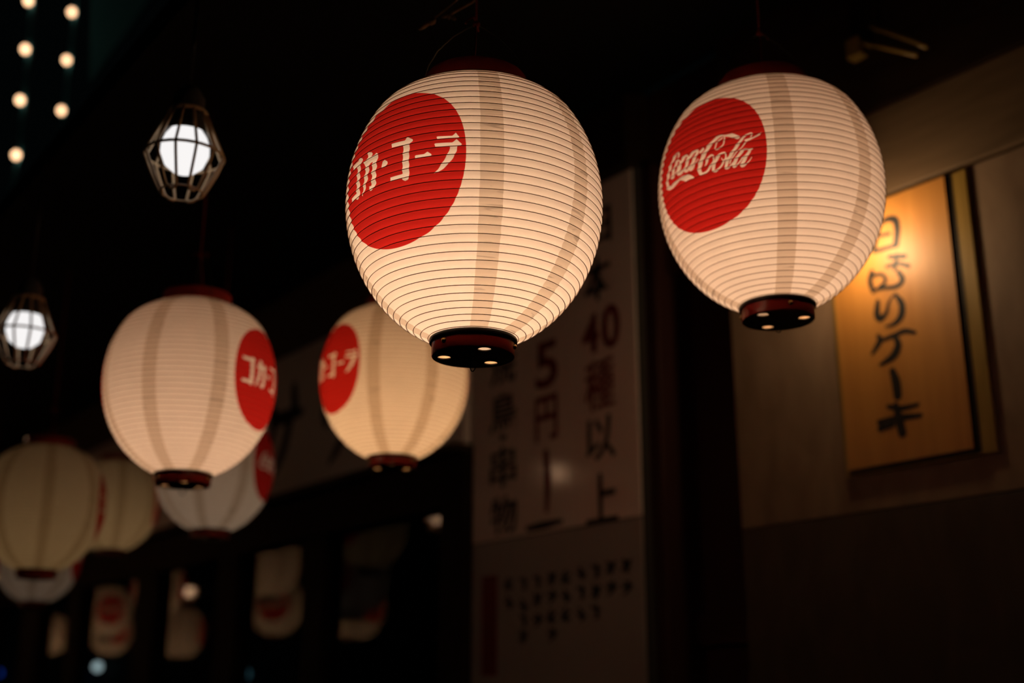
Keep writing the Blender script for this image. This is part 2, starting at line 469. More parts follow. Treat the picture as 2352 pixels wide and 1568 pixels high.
# wall with the sign: panels with thin joints between them
wr = empty('wall_right', W(0, 0, 0), ROTF)
wr['kind'] = 'structure'
PX = [-1.937, -1.125, -0.24, 0.675, 1.59]
for i in range(4):
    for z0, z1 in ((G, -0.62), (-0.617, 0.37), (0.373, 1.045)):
        o = fbox('panel', M['panel'] if z0 > 0.3 else M['panel_dim'], PX[i] + 0.0015, PX[i + 1] - 0.0015, WALL, WALL + 0.03, z0, z1, parent=wr, bev=0.002)
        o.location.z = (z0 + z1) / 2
fbox('backing', M['door'], -1.937, 1.59, WALL + 0.031, WALL + 0.1, G, 1.7, parent=wr)
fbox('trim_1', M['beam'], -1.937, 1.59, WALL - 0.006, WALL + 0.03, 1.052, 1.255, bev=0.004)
fbox('trim_12', M['frame_wood'], -1.937, 1.59, WALL - 0.006, WALL + 0.03, 1.257, 1.66, bev=0.004)  # board coloured dark for the light fading out above the beam

# dark recess with a door between the poster wall and the sign wall
d1 = empty('door_1', W(0, 0, 0), ROTF)
d1['kind'] = 'structure'
fbox('leaf', M['door'], -2.215, -1.94, WALL + 0.14, WALL + 0.18, G, 1.10, parent=d1, bev=0.004)
fbox('rail', M['door'], -2.215, -1.94, WALL + 0.12, WALL + 0.14, 0.12, 0.20, parent=d1, bev=0.004)
fbox('jamb', M['door'], -2.262, -2.215, WALL + 0.02, WALL + 0.2, G, 1.42, parent=d1, bev=0.004)
fbox('head', M['door'], -2.262, -1.94, WALL + 0.06, WALL + 0.2, 1.10, 1.66, parent=d1, bev=0.004)

# wall behind the posters, and the header above it
fbox('wall_poster', M['plaster'], -3.04, -2.262, WALL, WALL + 0.1, G, 1.42)
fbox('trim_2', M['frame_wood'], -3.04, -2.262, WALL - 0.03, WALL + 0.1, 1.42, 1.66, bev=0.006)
fbox('trim_3', M['post_wood'], -3.175, -3.045, WALL - 0.035, WALL + 0.1, G, 0.735, bev=0.006)

# window wall: header, ledge, posts, panes
fbox('trim_4', M['rafter'], -10.0, -3.045, WALL - 0.075, WALL + 0.1, 0.735, 0.758, bev=0.005)
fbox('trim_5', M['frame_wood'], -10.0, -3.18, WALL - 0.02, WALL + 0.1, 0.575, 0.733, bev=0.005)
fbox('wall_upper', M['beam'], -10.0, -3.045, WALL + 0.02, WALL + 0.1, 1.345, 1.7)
fbox('wall_lower', M['frame_wood'], -10.0, -3.18, WALL, WALL + 0.1, G, -0.5)
panes = [(-3.985, -3.18), (-4.735, -4.14), (-5.68, -4.95), (-6.82, -5.94), (-7.58, -7.02), (-8.62, -7.93)]
for i, (x0, x1) in enumerate(panes):
    w = empty('window_%d' % (i + 1), W(0, 0, 0), ROTF)
    w['kind'] = 'structure'
    pn = fbox('pane', M['glass'], x0 + 0.012, x1 - 0.012, WALL + 0.03, WALL + 0.034, -0.488, 0.574, parent=w)
    pn.data.materials.append(M['glass_back'])
    for p in pn.data.polygons:
        if p.normal.y > -0.5: p.material_index = 1
    fr = MB()
    for a, b, c, d in ((x0, x1, 0.571, 0.576), (x0, x1, -0.5, -0.485), (x0, x0 + 0.015, -0.5, 0.575), (x1 - 0.015, x1, -0.5, 0.575)):
        fr.box(a, b, WALL + 0.012, WALL + 0.05, c, d)
    fr.build('frame', M['post_wood'], w)
    xl = panes[i + 1][1] if i + 1 < len(panes) else -8.9
    fbox('trim_%d' % (6 + i), M['post_wood'], xl, x0, WALL - 0.012, WALL + 0.06, -0.5, 0.575, bev=0.005)
# dark room behind the panes
fbox('wall_back', M['interior'], -14.0, -3.1, WALL + 1.2, WALL + 1.25, G, 1.7)
fbox('wall_side', M['interior'], -3.15, -3.1, WALL + 0.1, WALL + 1.2, G, 1.7)

# sloping soffit of the eave
EDGE_Y, EDGE_Z, TOP_Y, TOP_Z = 0.608, 1.11, 2.14, 1.66


def soffit_z(y): return EDGE_Z + (y - EDGE_Y) * (TOP_Z - EDGE_Z) / (TOP_Y - EDGE_Y)


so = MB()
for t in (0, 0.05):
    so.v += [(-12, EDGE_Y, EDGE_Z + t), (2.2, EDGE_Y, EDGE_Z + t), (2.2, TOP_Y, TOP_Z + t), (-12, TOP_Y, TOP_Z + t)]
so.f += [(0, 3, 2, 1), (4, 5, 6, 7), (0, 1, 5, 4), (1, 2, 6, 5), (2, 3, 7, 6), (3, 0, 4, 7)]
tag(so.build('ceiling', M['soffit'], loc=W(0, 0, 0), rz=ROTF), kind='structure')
# ------------------------------------------------------------------ the paper lantern
RM, CZ_ = 0.17, 0.1955
Z0, Z1 = -0.186, 0.164


def prof(z):
    z = np.asarray(z, float)
    r = RM * np.sqrt(np.clip(1 - (z / CZ_) ** 2, 0, 1))
    t = np.clip((z - 0.115) / (Z1 - 0.115), 0, 1)
    return r - (RM * math.sqrt(1 - (Z1 / CZ_) ** 2) - 0.068) * t ** 2.2


_z = np.linspace(Z0, Z1, 1401)
_r = prof(_z)
_s = np.concatenate([[0], np.cumsum(np.hypot(np.diff(_z), np.diff(_r)))])
_s -= np.interp(0, _z, _s)
RIB_STEP, RIB_OFF = 0.01068, 0.0071
DISC_R, DISC_U = 105.0, 3.0


def poly_sd(px, py, poly):
    d = np.full(px.shape, 1e9)
    ins = np.zeros(px.shape, bool)
    n = len(poly)
    for i in range(n):
        ax, ay = poly[i]
        bx, by = poly[(i + 1) % n]
        ex, ey = bx - ax, by - ay
        t = np.clip(((px - ax) * ex + (py - ay) * ey) / (ex * ex + ey * ey + 1e-12), 0, 1)
        d = np.minimum(d, np.hypot(px - ax - t * ex, py - ay - t * ey))
        c = (ay > py) != (by > py)
        with np.errstate(divide='ignore', invalid='ignore'):
            xi = ax + (py - ay) * ex / (ey if ey else 1e-12)
        ins ^= c & (px < xi)
    return np.where(ins, d, -d)


def stroke_sd(px, py, st):
    best = np.full(px.shape, -1e9)
    for (ax, ay, ar), (bx, by, br) in zip(st[:-1], st[1:]):
        ex, ey = bx - ax, by - ay
        t = np.clip(((px - ax) * ex + (py - ay) * ey) / (ex * ex + ey * ey + 1e-9), 0, 1)
        best = np.maximum(best, ar + (br - ar) * t - np.hypot(px - ax - t * ex, py - ay - t * ey))
    return best


def shade_mesh():
    rows = int(round((_s[-1] - _s[0]) / RIB_STEP * 8))
    s = np.linspace(_s[0], _s[-1], rows + 1)
    z = np.interp(s, _s, _z)
    r0 = prof(z)
    ph = ((s - RIB_OFF) / RIB_STEP) % 1.0
    r = r0 - 0.0019 * np.sin(np.pi * ph)               # paper pulled in between the hoops
    fine = np.radians(np.arange(-41, 41, 0.38))
    gap = np.radians(np.arange(41, 139, 1.6))
    ang = np.concatenate([fine, gap, fine + math.pi, gap + math.pi])
    na = len(ang)
    A, R = np.meshgrid(ang, r)
    _, Zg = np.meshgrid(ang, z)
    co = np.stack([R * np.cos(A), R * np.sin(A), Zg], -1).reshape(-1, 3)
    i, j = np.meshgrid(np.arange(rows), np.arange(na), indexing='ij')
    k = (j + 1) % na
    quads = np.stack([i * na + j, i * na + k, (i + 1) * na + k, (i + 1) * na + j], -1).reshape(-1, 4)
    me = bpy.data.meshes.new('paper_shade')
    me.vertices.add(len(co)); me.vertices.foreach_set('co', co.ravel().astype(np.float32))
    me.loops.add(quads.size); me.loops.foreach_set('vertex_index', quads.ravel().astype(np.int32))
    me.polygons.add(len(quads))
    me.polygons.foreach_set('loop_start', np.arange(0, quads.size, 4, dtype=np.int32))
    me.update(calc_edges=True)
    me.polygons.foreach_set('use_smooth', np.ones(len(quads), bool))
    # marks as distance fields in mm on the unrolled paper
    _, R0 = np.meshgrid(ang, r0)
    _, S = np.meshgrid(ang, s)
    rel = (A + math.pi / 2) % (2 * math.pi) - math.pi / 2
    front = rel < math.pi / 2
    rel = np.where(front, rel, rel - math.pi)
    U = (rel * R0 * 1000).ravel(); V = (S * 1000).ravel(); front = front.ravel()
    disc = DISC_R - np.hypot(U - DISC_U, V)
    ink = np.full(U.shape, -20.0)
    near = disc > -3
    a = np.where(near & front)[0]
    best = np.full(a.shape, -1e9)
    shapes = [KATA[n] for n in KATA] + [[(x - 90.5, y + 1.5) for x, y in KATA['ko']]]
    for p in shapes: best = np.maximum(best, poly_sd(U[a], V[a], p))
    ink[a] = best
    b = np.where(near & ~front)[0]
    best = np.full(b.shape, -1e9)
    for st in SCRIPT_STROKES: best = np.maximum(best, stroke_sd(U[b] + 11, V[b], [(x, y, 0.78 * w) for x, y, w in st]) - 0.15)
    for p in SCRIPT_SHAPES: best = np.maximum(best, poly_sd(U[b] + 11, V[b], p))
    ink[b] = best
    seam = np.full(U.shape, -50.0)
    full = A.ravel(); rr = R0.ravel()
    for deg in (47, 92, 137, -44, -90, -135):
        dd = (full - math.radians(deg) + math.pi) % (2 * math.pi) - math.pi
        half = 10.0 + 4.5 * rr / RM
        seam = np.maximum(seam, half - np.abs(dd) * rr * 1000)
    seam = np.where(disc > 0, -50.0, seam)
    for nm, arr in (('disc', disc), ('ink', ink), ('seam', seam)):
        at_ = me.attributes.new(nm, 'FLOAT', 'POINT')
        at_.data.foreach_set('value', np.clip(arr, -50, 50).astype(np.float32))
    me.materials.append(M['paper'])
    return me


def hoops_mesh():
    mb = MB()
    k0 = math.ceil((_s[0] + 0.002 - RIB_OFF) / RIB_STEP)
    k1 = math.floor((_s[-1] - 0.002 - RIB_OFF) / RIB_STEP)
    for k in range(k0, k1 + 1):
        s = RIB_OFF + k * RIB_STEP
        z = float(np.interp(s, _s, _z)); r = float(prof(z)) + 0.0002
        w = 0.00052
        mb.lathe([(r + w * math.cos(t), z + w * math.sin(t)) for t in np.linspace(0, 2 * math.pi, 5)[:-1]], 96, closed=True)
    return mb.mesh('rib_hoops', M['rib'], True)


def holed_disc(R, z, holes, t=0.0015, n=48, hn=16):
    bm = bmesh.new()

    def loop(cx, cy, r, m):
        vs = [bm.verts.new((cx + r * math.cos(2 * math.pi * k / m), cy + r * math.sin(2 * math.pi * k / m), z)) for k in range(m)]
        return [bm.edges.new((vs[k], vs[(k + 1) % m])) for k in range(m)]
    ed = loop(0, 0, R, n)
    for cx, cy, r in holes: ed += loop(cx, cy, r, hn)
    bmesh.ops.triangle_fill(bm, use_beauty=True, edges=ed)
    g = bmesh.ops.extrude_face_region(bm, geom=list(bm.faces))
    bmesh.ops.translate(bm, verts=[v for v in g['geom'] if isinstance(v, bmesh.types.BMVert)], vec=(0, 0, t))
    bmesh.ops.recalc_face_normals(bm, faces=list(bm.faces))
    me = bpy.data.meshes.new('base_plate')
    bm.to_mesh(me); bm.free()
    me.materials.append(M['black'])
    me.materials.append(M['liner'])
    for p in me.polygons:
        if p.normal.z > 0.5: p.material_index = 1
    return me


LM = {}
LM['paper_shade'] = shade_mesh()
LM['rib_hoops'] = hoops_mesh()
LM['top_cap'] = smooth_angle(MB().lathe([(0.066, 0.160), (0.0695, 0.160), (0.0695, 0.1845), (0.0685, 0.186), (0.0655, 0.186), (0.0655, 0.1845), (0.012, 0.1835), (0.012, 0.181), (0.066, 0.181)], 64, closed=True).mesh('top_cap', M['lacquer']))
LM['bottom_cap'] = smooth_angle(MB().lathe([(0.0535, -0.189), (0.0535, -0.2065), (0.0528, -0.2075), (0.0515, -0.2075), (0.0515, -0.189)], 64, closed=True).mesh('bottom_cap', M['lacquer']))
LM['bottom_cap'].materials.append(M['liner'])
for _p in LM['bottom_cap'].polygons:
    if _p.center.xy.length < 0.0518 and abs(_p.normal.z) < 0.5: _p.material_index = 1
LM['rim'] = smooth_angle(MB().lathe([(0.0505, -0.184), (0.0560, -0.184), (0.0568, -0.1855), (0.0568, -0.1885), (0.0560, -0.190), (0.0505, -0.190)], 64, closed=True).mesh('rim', M['black']))
LM['base_plate'] = holed_disc(0.0517, -0.2068, [(0.0375 * math.cos(math.radians(a)), 0.0375 * math.sin(math.radians(a)), 0.0086) for a in (62, 182, 302)])
LM['rivet'] = MB().ball(0.0036, 12, 8).mesh('rivet', M['brass'], True)
LM['hook'] = MB().tube([(0.0075 * math.cos(t), 0, -0.2165 + 0.0095 * math.sin(t)) for t in np.linspace(0, 2 * math.pi, 21)[:-1]], 0.0008, 6, True).mesh('hook', M['dark_wire'], True)
LM['pin'] = MB().ball(0.0022, 8, 6).mesh('pin', M['brass'], True)


def bail_points(sg):
    e = math.radians(40 - 82 if sg < 0 else 40 + 82)
    pr = [(0.0705, 0.171), (0.0715, 0.182), (0.066, 0.203), (0.053, 0.228), (0.032, 0.252), (0.012, 0.267), (0.0, 0.274)]
    return [(r * math.cos(e), r * math.sin(e), z) for r, z in pr]


LM['bail'] = MB().tube(bail_points(-1) + bail_points(1)[-2::-1], 0.0008, 5).mesh('bail', M['wire'], True)
ey = MB()
LM['eyelet'] = ey.tube([(0.0, 0.004 * math.cos(t), 0.004 * math.sin(t)) for t in np.linspace(0, 2 * math.pi, 13)[:-1]], 0.0009, 5, True).mesh('eyelet', M['wire'], True)
kn = MB()
kn.ball(0.0055, 10, 6, sz=0.8)
kn.tube([(0, 0, 0.002), (0.010, 0.003, 0.006), (0.016, -0.002, 0.001), (0.018, -0.004, -0.006)], 0.0016, 5)
kn.tube([(0, 0, 0.001), (-0.008, -0.005, 0.004), (-0.013, -0.007, -0.003)], 0.0014, 5)
LM['knot'] = kn.mesh('knot', M['red_cord'], True)
LM['cord'] = MB().tube([(0, 0, 0), (0.0008, 0.0006, 0.33), (-0.0006, 0.0008, 0.66), (0, 0, 1)], 0.0017, 6).mesh('cord', M['red_cord'], True)
LM['lamp_cord'] = MB().tube([(0.006, 0, 0.17), (0.009, 0.003, 0.2), (0.004, 0.002, 0.24), (0.001, 0, 0.272)], 0.0014, 6).mesh('lamp_cord', M['red_cord'], True)
BULB_Z = -0.074
LM['socket'] = MB().lathe([(0.001, 0.185), (0.008, 0.185), (0.013, 0.12), (0.019, 0.08), (0.019, 0.015), (0.001, 0.012)], 20).mesh('socket', M['socket'], True)
bulb_prof = [(0.001, -0.036), (0.016, -0.033), (0.028, -0.020), (0.032, -0.003), (0.028, 0.018), (0.018, 0.036), (0.014, 0.050), (0.001, 0.052)]


def lantern(loc, rot, strength, col, label, group='paper lanterns strung along the shopfront', soffit=True):
    root = empty('paper_lantern', loc, rot)
    tag(root, label, 'lantern', group)
    for n in ('paper_shade', 'rib_hoops', 'top_cap', 'bottom_cap', 'bail', 'lamp_cord'):
        o = link(n, LM[n], root)
        if n == 'bottom_cap': cap = o
        if n == 'top_cap': tcap = o
        if n == 'bail': bl = o
    link('rim', LM['rim'], cap)
    link('base_plate', LM['base_plate'], cap)
    for a in (-3, 117, 237):
        a = math.radians(a)
        link('rivet', LM['rivet'], cap, loc=(0.0535 * math.cos(a), 0.0535 * math.sin(a), -0.1965))
    hk = link('hook', LM['hook'], cap, rz=math.radians(70))
    link('pin', LM['pin'], cap, loc=(0, 0, -0.2075))
    for a in (40 - 82, 40 + 82):
        a = math.radians(a)
        link('eyelet', LM['eyelet'], tcap, loc=(0.0715 * math.cos(a), 0.0715 * math.sin(a), 0.171), rz=a + 1.2)
    link('knot', LM['knot'], bl, loc=(0, 0, 0.274))
    yl = float(np.array(loc[:2]) @ INTO[:2])
    c = link('cord', LM['cord'], root, loc=(0, 0, 0.274))
    c.scale = (1, 1, soffit_z(yl) + EYE + 0.004 - loc[2] - 0.274)
    me = MB().lathe([(r, z + BULB_Z) for r, z in bulb_prof], 20).mesh('bulb', glow(col, strength), True)
    s = link('socket', LM['socket'], root, loc=(0, 0, BULB_Z + 0.04))
    s.scale = (1, 1, (0.1835 - BULB_Z - 0.04) / 0.185)
    link('bulb', me, root)
    return root


def facing(loc, deg, flip=False):
    """turn of a lantern whose red disc sits deg to the viewer's right of the middle"""
    tc = np.array([-loc[0], -loc[1]]); tc /= np.linalg.norm(tc)
    rt = np.array([-tc[1], tc[0]])
    a = math.radians(deg)
    e = math.cos(a) * tc + math.sin(a) * rt
    return math.atan2(e[1], e[0]) + (math.pi if flip else 0)


WARM = (1.0, 0.645, 0.40)
PINK = (1.0, 0.61, 0.37)
AMBER = (1.0, 0.57, 0.27)
LAN = [   # pixel centre, width in pixels, turn of the red disc, script side shown, lamp colour, lamp strength, label
    (1090, 475, 588, -40, False, WARM, 27, 'bright paper lantern with white katakana on red disc, hanging in front of the menu strips'),
    (1768, 440, 509, -36.3, True, PINK, 21, 'paper lantern with white looping script on red disc, hanging beside the wooden sign'),
    (438, 880, 388, 62.5, False, PINK, 17, 'paper lantern under the caged bulb, katakana disc turned toward the white signboard'),
    (906, 868, 342, -63, False, AMBER, 19, 'amber-lit paper lantern before the white signboard, partly behind the brightest lantern'),
    (493, 1070, 271, 73, True, (1.0, 0.72, 0.5), 3.6, 'pale dim lantern behind the lantern under the caged bulb'),
    (100, 1158, 275, 93, False, (1.0, 0.62, 0.26), 2.6, 'dim amber lantern with only a sliver of red disc at its edge'),
    (264, 1155, 197, 96, True, (1.0, 0.62, 0.27), 3.0, 'amber lantern behind the dim lantern, red just showing at its rim'),
    (90, 1275, 190, 82, False, (1.0, 0.74, 0.54), 1.5, 'greyish lantern mostly hidden below the dim amber lantern'),
]
for px, py, w, deg, flip, col, st, label in LAN:
    p = at(px, py, FPX * 0.34 / w)
    lantern(p, facing(p, deg, flip), st, col, label)
# more lanterns of the two rows, further along the street: seen in the window panes
for x, y, z, deg in ((-6.1, 1.39, 0.70, 40), (-7.75, 1.39, 0.68, 60), (-8.75, 1.39, 0.585, 130),
                     (-6.05, 0.88, 0.49, 110), (-7.05, 0.88, 0.547, 160), (-8.6, 0.88, 0.45, 250), (-10.13, 0.88, 0.51, 120), (-11.8, 0.88, 0.56, 60)):
    p = W(x, y, z)
    lantern(p, math.radians(deg), 14, AMBER, 'amber lantern of the same rows, seen as a reflection in the window panes', 'lanterns mirrored in the panes')

# ------------------------------------------------------------------ caged bulbs
CM = {}
CM['bulb'] = MB().lathe([(0.001, -0.036), (0.016, -0.0325), (0.028, -0.022), (0.035, -0.004), (0.0345, 0.010), (0.030, 0.022), (0.018, 0.04), (0.015, 0.05), (0.001, 0.052)], 28).mesh('bulb', glow((1.0, 0.97, 0.96), 0.95), True)
CM['socket'] = smooth_angle(MB().lathe([(0.001, 0.044), (0.026, 0.036), (0.0315, 0.026), (0.0325, 0.026), (0.029, 0.038), (0.023, 0.055), (0.023, 0.085), (0.014, 0.100), (0.006, 0.104), (0.001, 0.104)], 24).mesh('socket', M['socket']))
CM['collar'] = MB().tube([(0.027 * math.cos(t), 0.027 * math.sin(t), 0.060) for t in np.linspace(0, 2 * math.pi, 25)[:-1]], 0.003, 6, True).mesh('collar', M['cage'], True)
CM['ring'] = MB().tube([(0.0565 * math.cos(t), 0.0565 * math.sin(t), -0.009) for t in np.linspace(0, 2 * math.pi, 33)[:-1]], 0.0022, 6, True).mesh('ring', M['cage'], True)
lp = []
for sg in (-1, 1):
    a = sg * math.radians(15)
    leg = [(0.027, 0.060), (0.036, 0.038), (0.0565, -0.009), (0.051, -0.024), (0.039, -0.050), (0.032, -0.063)]
    leg = [(r * math.cos(a), r * math.sin(a), z) for r, z in leg]
    lp = leg if sg < 0 else lp + [(0.027 * math.cos(math.radians(-8)), 0.027 * math.sin(math.radians(-8)), -0.069), (0.027 * math.cos(math.radians(8)), 0.027 * math.sin(math.radians(8)), -0.069)] + leg[::-1]
CM['foot_ring'] = MB().tube([(0.030 * math.cos(t), 0.030 * math.sin(t), -0.066) for t in np.linspace(0, 2 * math.pi, 25)[:-1]], 0.0014, 6, True).mesh('foot_ring', M['cage'], True)
CM['guard_wire'] = MB().tube(lp, 0.0023, 6).mesh('guard_wire', M['cage'], True)
CM['cord'] = MB().tube([(0, 0, 0), (0, 0, 1)], 0.0028, 6).mesh('cord', M['dark_wire'], True)


def caged_bulb(loc, label, group, rz=0.0, bulb='bulb'):
    root = empty('caged_bulb', loc, rz)
    tag(root, label, 'lamp', group)
    link('bulb', CM[bulb], root)
    link('socket', CM['socket'], root)
    g = link('collar', CM['collar'], root)
    link('ring', CM['ring'], root)
    link('foot_ring', CM['foot_ring'], root)
    for k in range(6):
        link('guard_wire', CM['guard_wire'], root, rz=math.pi / 3 * k)
    yl = float(np.array(loc[:2]) @ INTO[:2])
    c = link('cord', CM['cord'], root, loc=(0, 0, 0.1))
    root.scale = (1.1, 1.1, 1.1)
    c.scale = (1, 1, (soffit_z(yl) + EYE + 0.003 - loc[2]) / 1.1 - 0.1)


CM['bright_bulb'] = CM['bulb'].copy()
CM['bright_bulb'].materials[0] = glow((1.0, 0.58, 0.33), 7.0)
for px, py, w, label in ((425, 347, 110, 'white bulb in a wire cage hanging above the left paper lantern'.replace('left ', '')), (58, 757, 85, 'blurred white bulb in a dark wire cage above the dim amber lanterns')):
    p = at(px, py, FPX * 0.077 / w)
    x, y = float(np.array(p[:2]) @ RIGHT[:2]), float(np.array(p[:2]) @ INTO[:2])
    caged_bulb(p, label, 'caged bulbs along the eave', 0.3)
for x, y, z in ((-4.456, 0.62, 1.03), (-5.626, 0.62, 0.959), (-9.158, 0.62, 0.785)):
    caged_bulb(W(x, y, z), 'caged bulb seen only as a glint in the glossy posters and panes', 'caged bulbs mirrored in glass', 0.3, 'bright_bulb')

# ------------------------------------------------------------------ flat lettering on boards
def brush(strokes, y, t=0.0008):
    """flat brush strokes in the facade frame: list of [(x, z, width)]"""
    mb = MB()
    for si, st in enumerate(strokes):
        pts = [np.array(p, float) for p in st]
        P_ = [pts[0]] + pts + [pts[-1]]
        q = []
        for i in range(1, len(P_) - 2):
            p0, p1, p2, p3 = P_[i - 1:i + 3]
            for u in np.linspace(0, 1, 5, endpoint=False):
                q.append(.5 * (2 * p1 + (p2 - p0) * u + (2 * p0 - 5 * p1 + 4 * p2 - p3) * u * u + (3 * p1 - p0 - 3 * p2 + p3) * u ** 3))
        q.append(pts[-1])
        q = np.array(q)
        tg = np.gradient(q[:, :2], axis=0)
        tg /= np.linalg.norm(tg, axis=1)[:, None] + 1e-9
        nn = np.c_[-tg[:, 1], tg[:, 0]]
        outline = list(q[:, :2] + nn * q[:, 2:] / 2)
        e, en = q[-1], nn[-1]
        for a in np.linspace(0, math.pi, 6)[1:-1]:
            outline.append(e[:2] + (en * math.cos(a) + tg[-1] * math.sin(a)) * e[2] / 2)
        outline += list((q[:, :2] - nn * q[:, 2:] / 2)[::-1])
        e, en = q[0], nn[0]
        for a in np.linspace(0, math.pi, 6)[1:-1]:
            outline.append(e[:2] + (-en * math.cos(a) - tg[0] * math.sin(a)) * e[2] / 2)
        # strip of quads plus two end fans, with a little thickness
        m = len(q)
        L = q[:, :2] + nn * q[:, 2:] / 2
        R = q[:, :2] - nn * q[:, 2:] / 2
        y0 = y - t - 0.00012 * si
        b = len(mb.v)
        for i in range(m): mb.v += [(L[i][0], y0, L[i][1]), (R[i][0], y0, R[i][1])]
        for i in range(m - 1): mb.f.append((b + 2 * i, b + 2 * i + 1, b + 2 * i + 3, b + 2 * i + 2))
        for end, sg in ((0, -1), (m - 1, 1)):
            c = len(mb.v)
            for a in np.linspace(0, math.pi, 7):
                p = q[end][:2] + (nn[end] * math.cos(a) + sg * tg[end] * math.sin(a)) * q[end][2] / 2
                mb.v.append((p[0], y0, p[1]))
            mb.f.append(tuple(range(c, c + 7)))
        c = len(mb.v)
        n = len(outline)
        for p in outline: mb.v.append((p[0], y0, p[1]))
        for p in outline: mb.v.append((p[0], y, p[1]))
        for i in range(n): mb.f.append((c + i, c + (i + 1) % n, c + n + (i + 1) % n, c + n + i))
    return mb


def px_strokes(strokes, ox, oy, sc, off):
    out = []
    for st in strokes:
        o = []
        for x, y, w in st:
            X, Z = fac(ox + x / sc, oy + y / sc, off)
            X2, Z2 = fac(ox + (x + w / 2) / sc, oy + y / sc, off)
            X3, Z3 = fac(ox + x / sc, oy + (y + w / 2) / sc, off)
            o.append((X, Z, math.hypot(X2 - X, Z2 - Z) + math.hypot(X3 - X, Z3 - Z)))
        out.append(o)
    return out


_fonts = {}


def glyph_mesh(ch, mat, bold):
    key = (ch, mat.name)
    if key not in _fonts:
        cu = bpy.data.curves.new('glyph', 'FONT')
        cu.body = ch
        cu.offset = bold
        cu.extrude = 0.004
        ob = bpy.data.objects.new('glyph', cu)
        COL.objects.link(ob)
        dg = bpy.context.evaluated_depsgraph_get()
        me = bpy.data.meshes.new_from_object(ob.evaluated_get(dg))
        bpy.data.objects.remove(ob)
        co = np.array([v.co[:] for v in me.vertices])
        mn, mxx = co.min(0), co.max(0)
        for v in me.vertices:
            x = (v.co.x - mn[0]) / (mxx[0] - mn[0]) - 0.5
            y = (v.co.y - mn[1]) / (mxx[1] - mn[1]) - 0.5
            v.co = (x, -v.co.z * 0.2 , y)
        me.materials.clear()
        me.materials.append(mat)
        me.name = 'character'
        _fonts[key] = me
    return _fonts[key]


def glyph(ch, box, off, mat, parent, bold=0.018):
    x0, y0, x1, y1 = box
    cy, cx = (y0 + y1) / 2, (x0 + x1) / 2
    xa, xb = fac(x0, cy, off)[0], fac(x1, cy, off)[0]
    zt, zb = fac(cx, y0, off)[1], fac(cx, y1, off)[1]
    o = link('character', glyph_mesh(ch, mat, bold), parent)
    o.location = ((xa + xb) / 2, off - 0.0006, (zt + zb) / 2)
    o.scale = (xb - xa, 1, zt - zb)
    return o


# ------------------------------------------------------------------ menu posters
def sheet(name, label, mat, x0, x1, z0, z1, y=WALL, t=0.006, cat='poster', group=None):
    root = empty(name, W((x0 + x1) / 2, y, z0), ROTF)
    tag(root, label, cat, group)
    o = MB().box(x0 - (x0 + x1) / 2, x1 - (x0 + x1) / 2, -t, -0.0005, 0, z1 - z0).build('sheet', mat, root)
    bevel(o, 0.0012)
    # holder so that children can be given in the facade frame
    return root, lambda ob: setattr(ob, 'location', (ob.location[0] - (x0 + x1) / 2, ob.location[1] - y, ob.location[2] - z0))


YS = WALL - 0.006
xa, xb = fac(1205, 1100)[0], fac(1326, 1100)[0]
ZB, ZT = 0.445, 1.415
strips = [('white menu strip with small dark brush characters, next to the window post', -3.034, xa - 0.001,
           [('焼', (1128, 785, 1184, 882), 'ink'), ('鳥', (1125, 902, 1186, 990), 'ink'), ('・', (1148, 997, 1163, 1011), 'ink'), ('串', (1126, 1025, 1186, 1118), 'ink'), ('物', (1127, 1138, 1188, 1226), 'ink')]),
          ('white menu strip with a large red price numeral, between two other strips', xa + 0.001, xb - 0.001,
           [('5', (1231, 783, 1281, 890), 'red_ink'), ('円', (1230, 908, 1281, 1012), 'red_ink')]),
          ('white menu strip with the red number forty, next to the dark doorway', xb + 0.001, -2.272,
           [('本', (1342, 588, 1404, 690), 'ink'), ('日', (1352, 480, 1404, 560), 'ink'), ('4', (1338, 722, 1376, 812), 'red_ink'), ('0', (1384, 698, 1424, 798), 'red_ink'), ('種', (1344, 824, 1412, 940), 'red_ink'), ('以', (1346, 955, 1414, 1056), 'ink'), ('上', (1347, 1086, 1419, 1202), 'ink')])]
for label, x0, x1, chars in strips:
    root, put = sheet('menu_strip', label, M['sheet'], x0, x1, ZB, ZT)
    for ch, box, mt in chars:
        put(glyph(ch, box, YS, M[mt], root, 0.006 if ch == '種' else 0.02 if mt == 'red_ink' else 0.014))
    if 'price' in label:
        for st, mt in (([(1254, 1040, 15), (1258, 1100, 18), (1256, 1172, 10)], 'red_ink'), ([(1212, 1214, 10), (1248, 1206, 14), (1290, 1196, 8)], 'ink')):
            put(brush(px_strokes([st], 0, 0, 1, YS), YS).build('character', M[mt], root))
root, put = sheet('notice_poster', 'notice on paper darkened for weaker light, with columns of tiny writing and a dark red bar, below the menu strips', M['sheet_dim'], -3.034, -2.272, -0.35, ZB - 0.004)
xr0, xr1 = fac(1107, 1440, YS)[0], fac(1142, 1440, YS)[0]
zr0, zr1 = fac(1125, 1552, YS)[1], fac(1125, 1322, YS)[1]
put(MB().box(xr0, xr1, YS - 0.0008, YS, zr0, zr1).build('red_bar', M['red_ink'], root))
variants = []
for k in range(5):
    sts = []
    for j in range(4):
        if j % 2: sts.append([(random.uniform(-.4, -.2), random.uniform(-.4, .4), .15), (random.uniform(.2, .45), random.uniform(-.4, .4), .17)])
        else: sts.append([(random.uniform(-.3, .3), .45, .16), (random.uniform(-.3, .3), 0, .18), (random.uniform(-.3, .3), -.45, .14)])
    variants.append(brush(sts, 0, 0.0006).mesh('character', M['ink']))
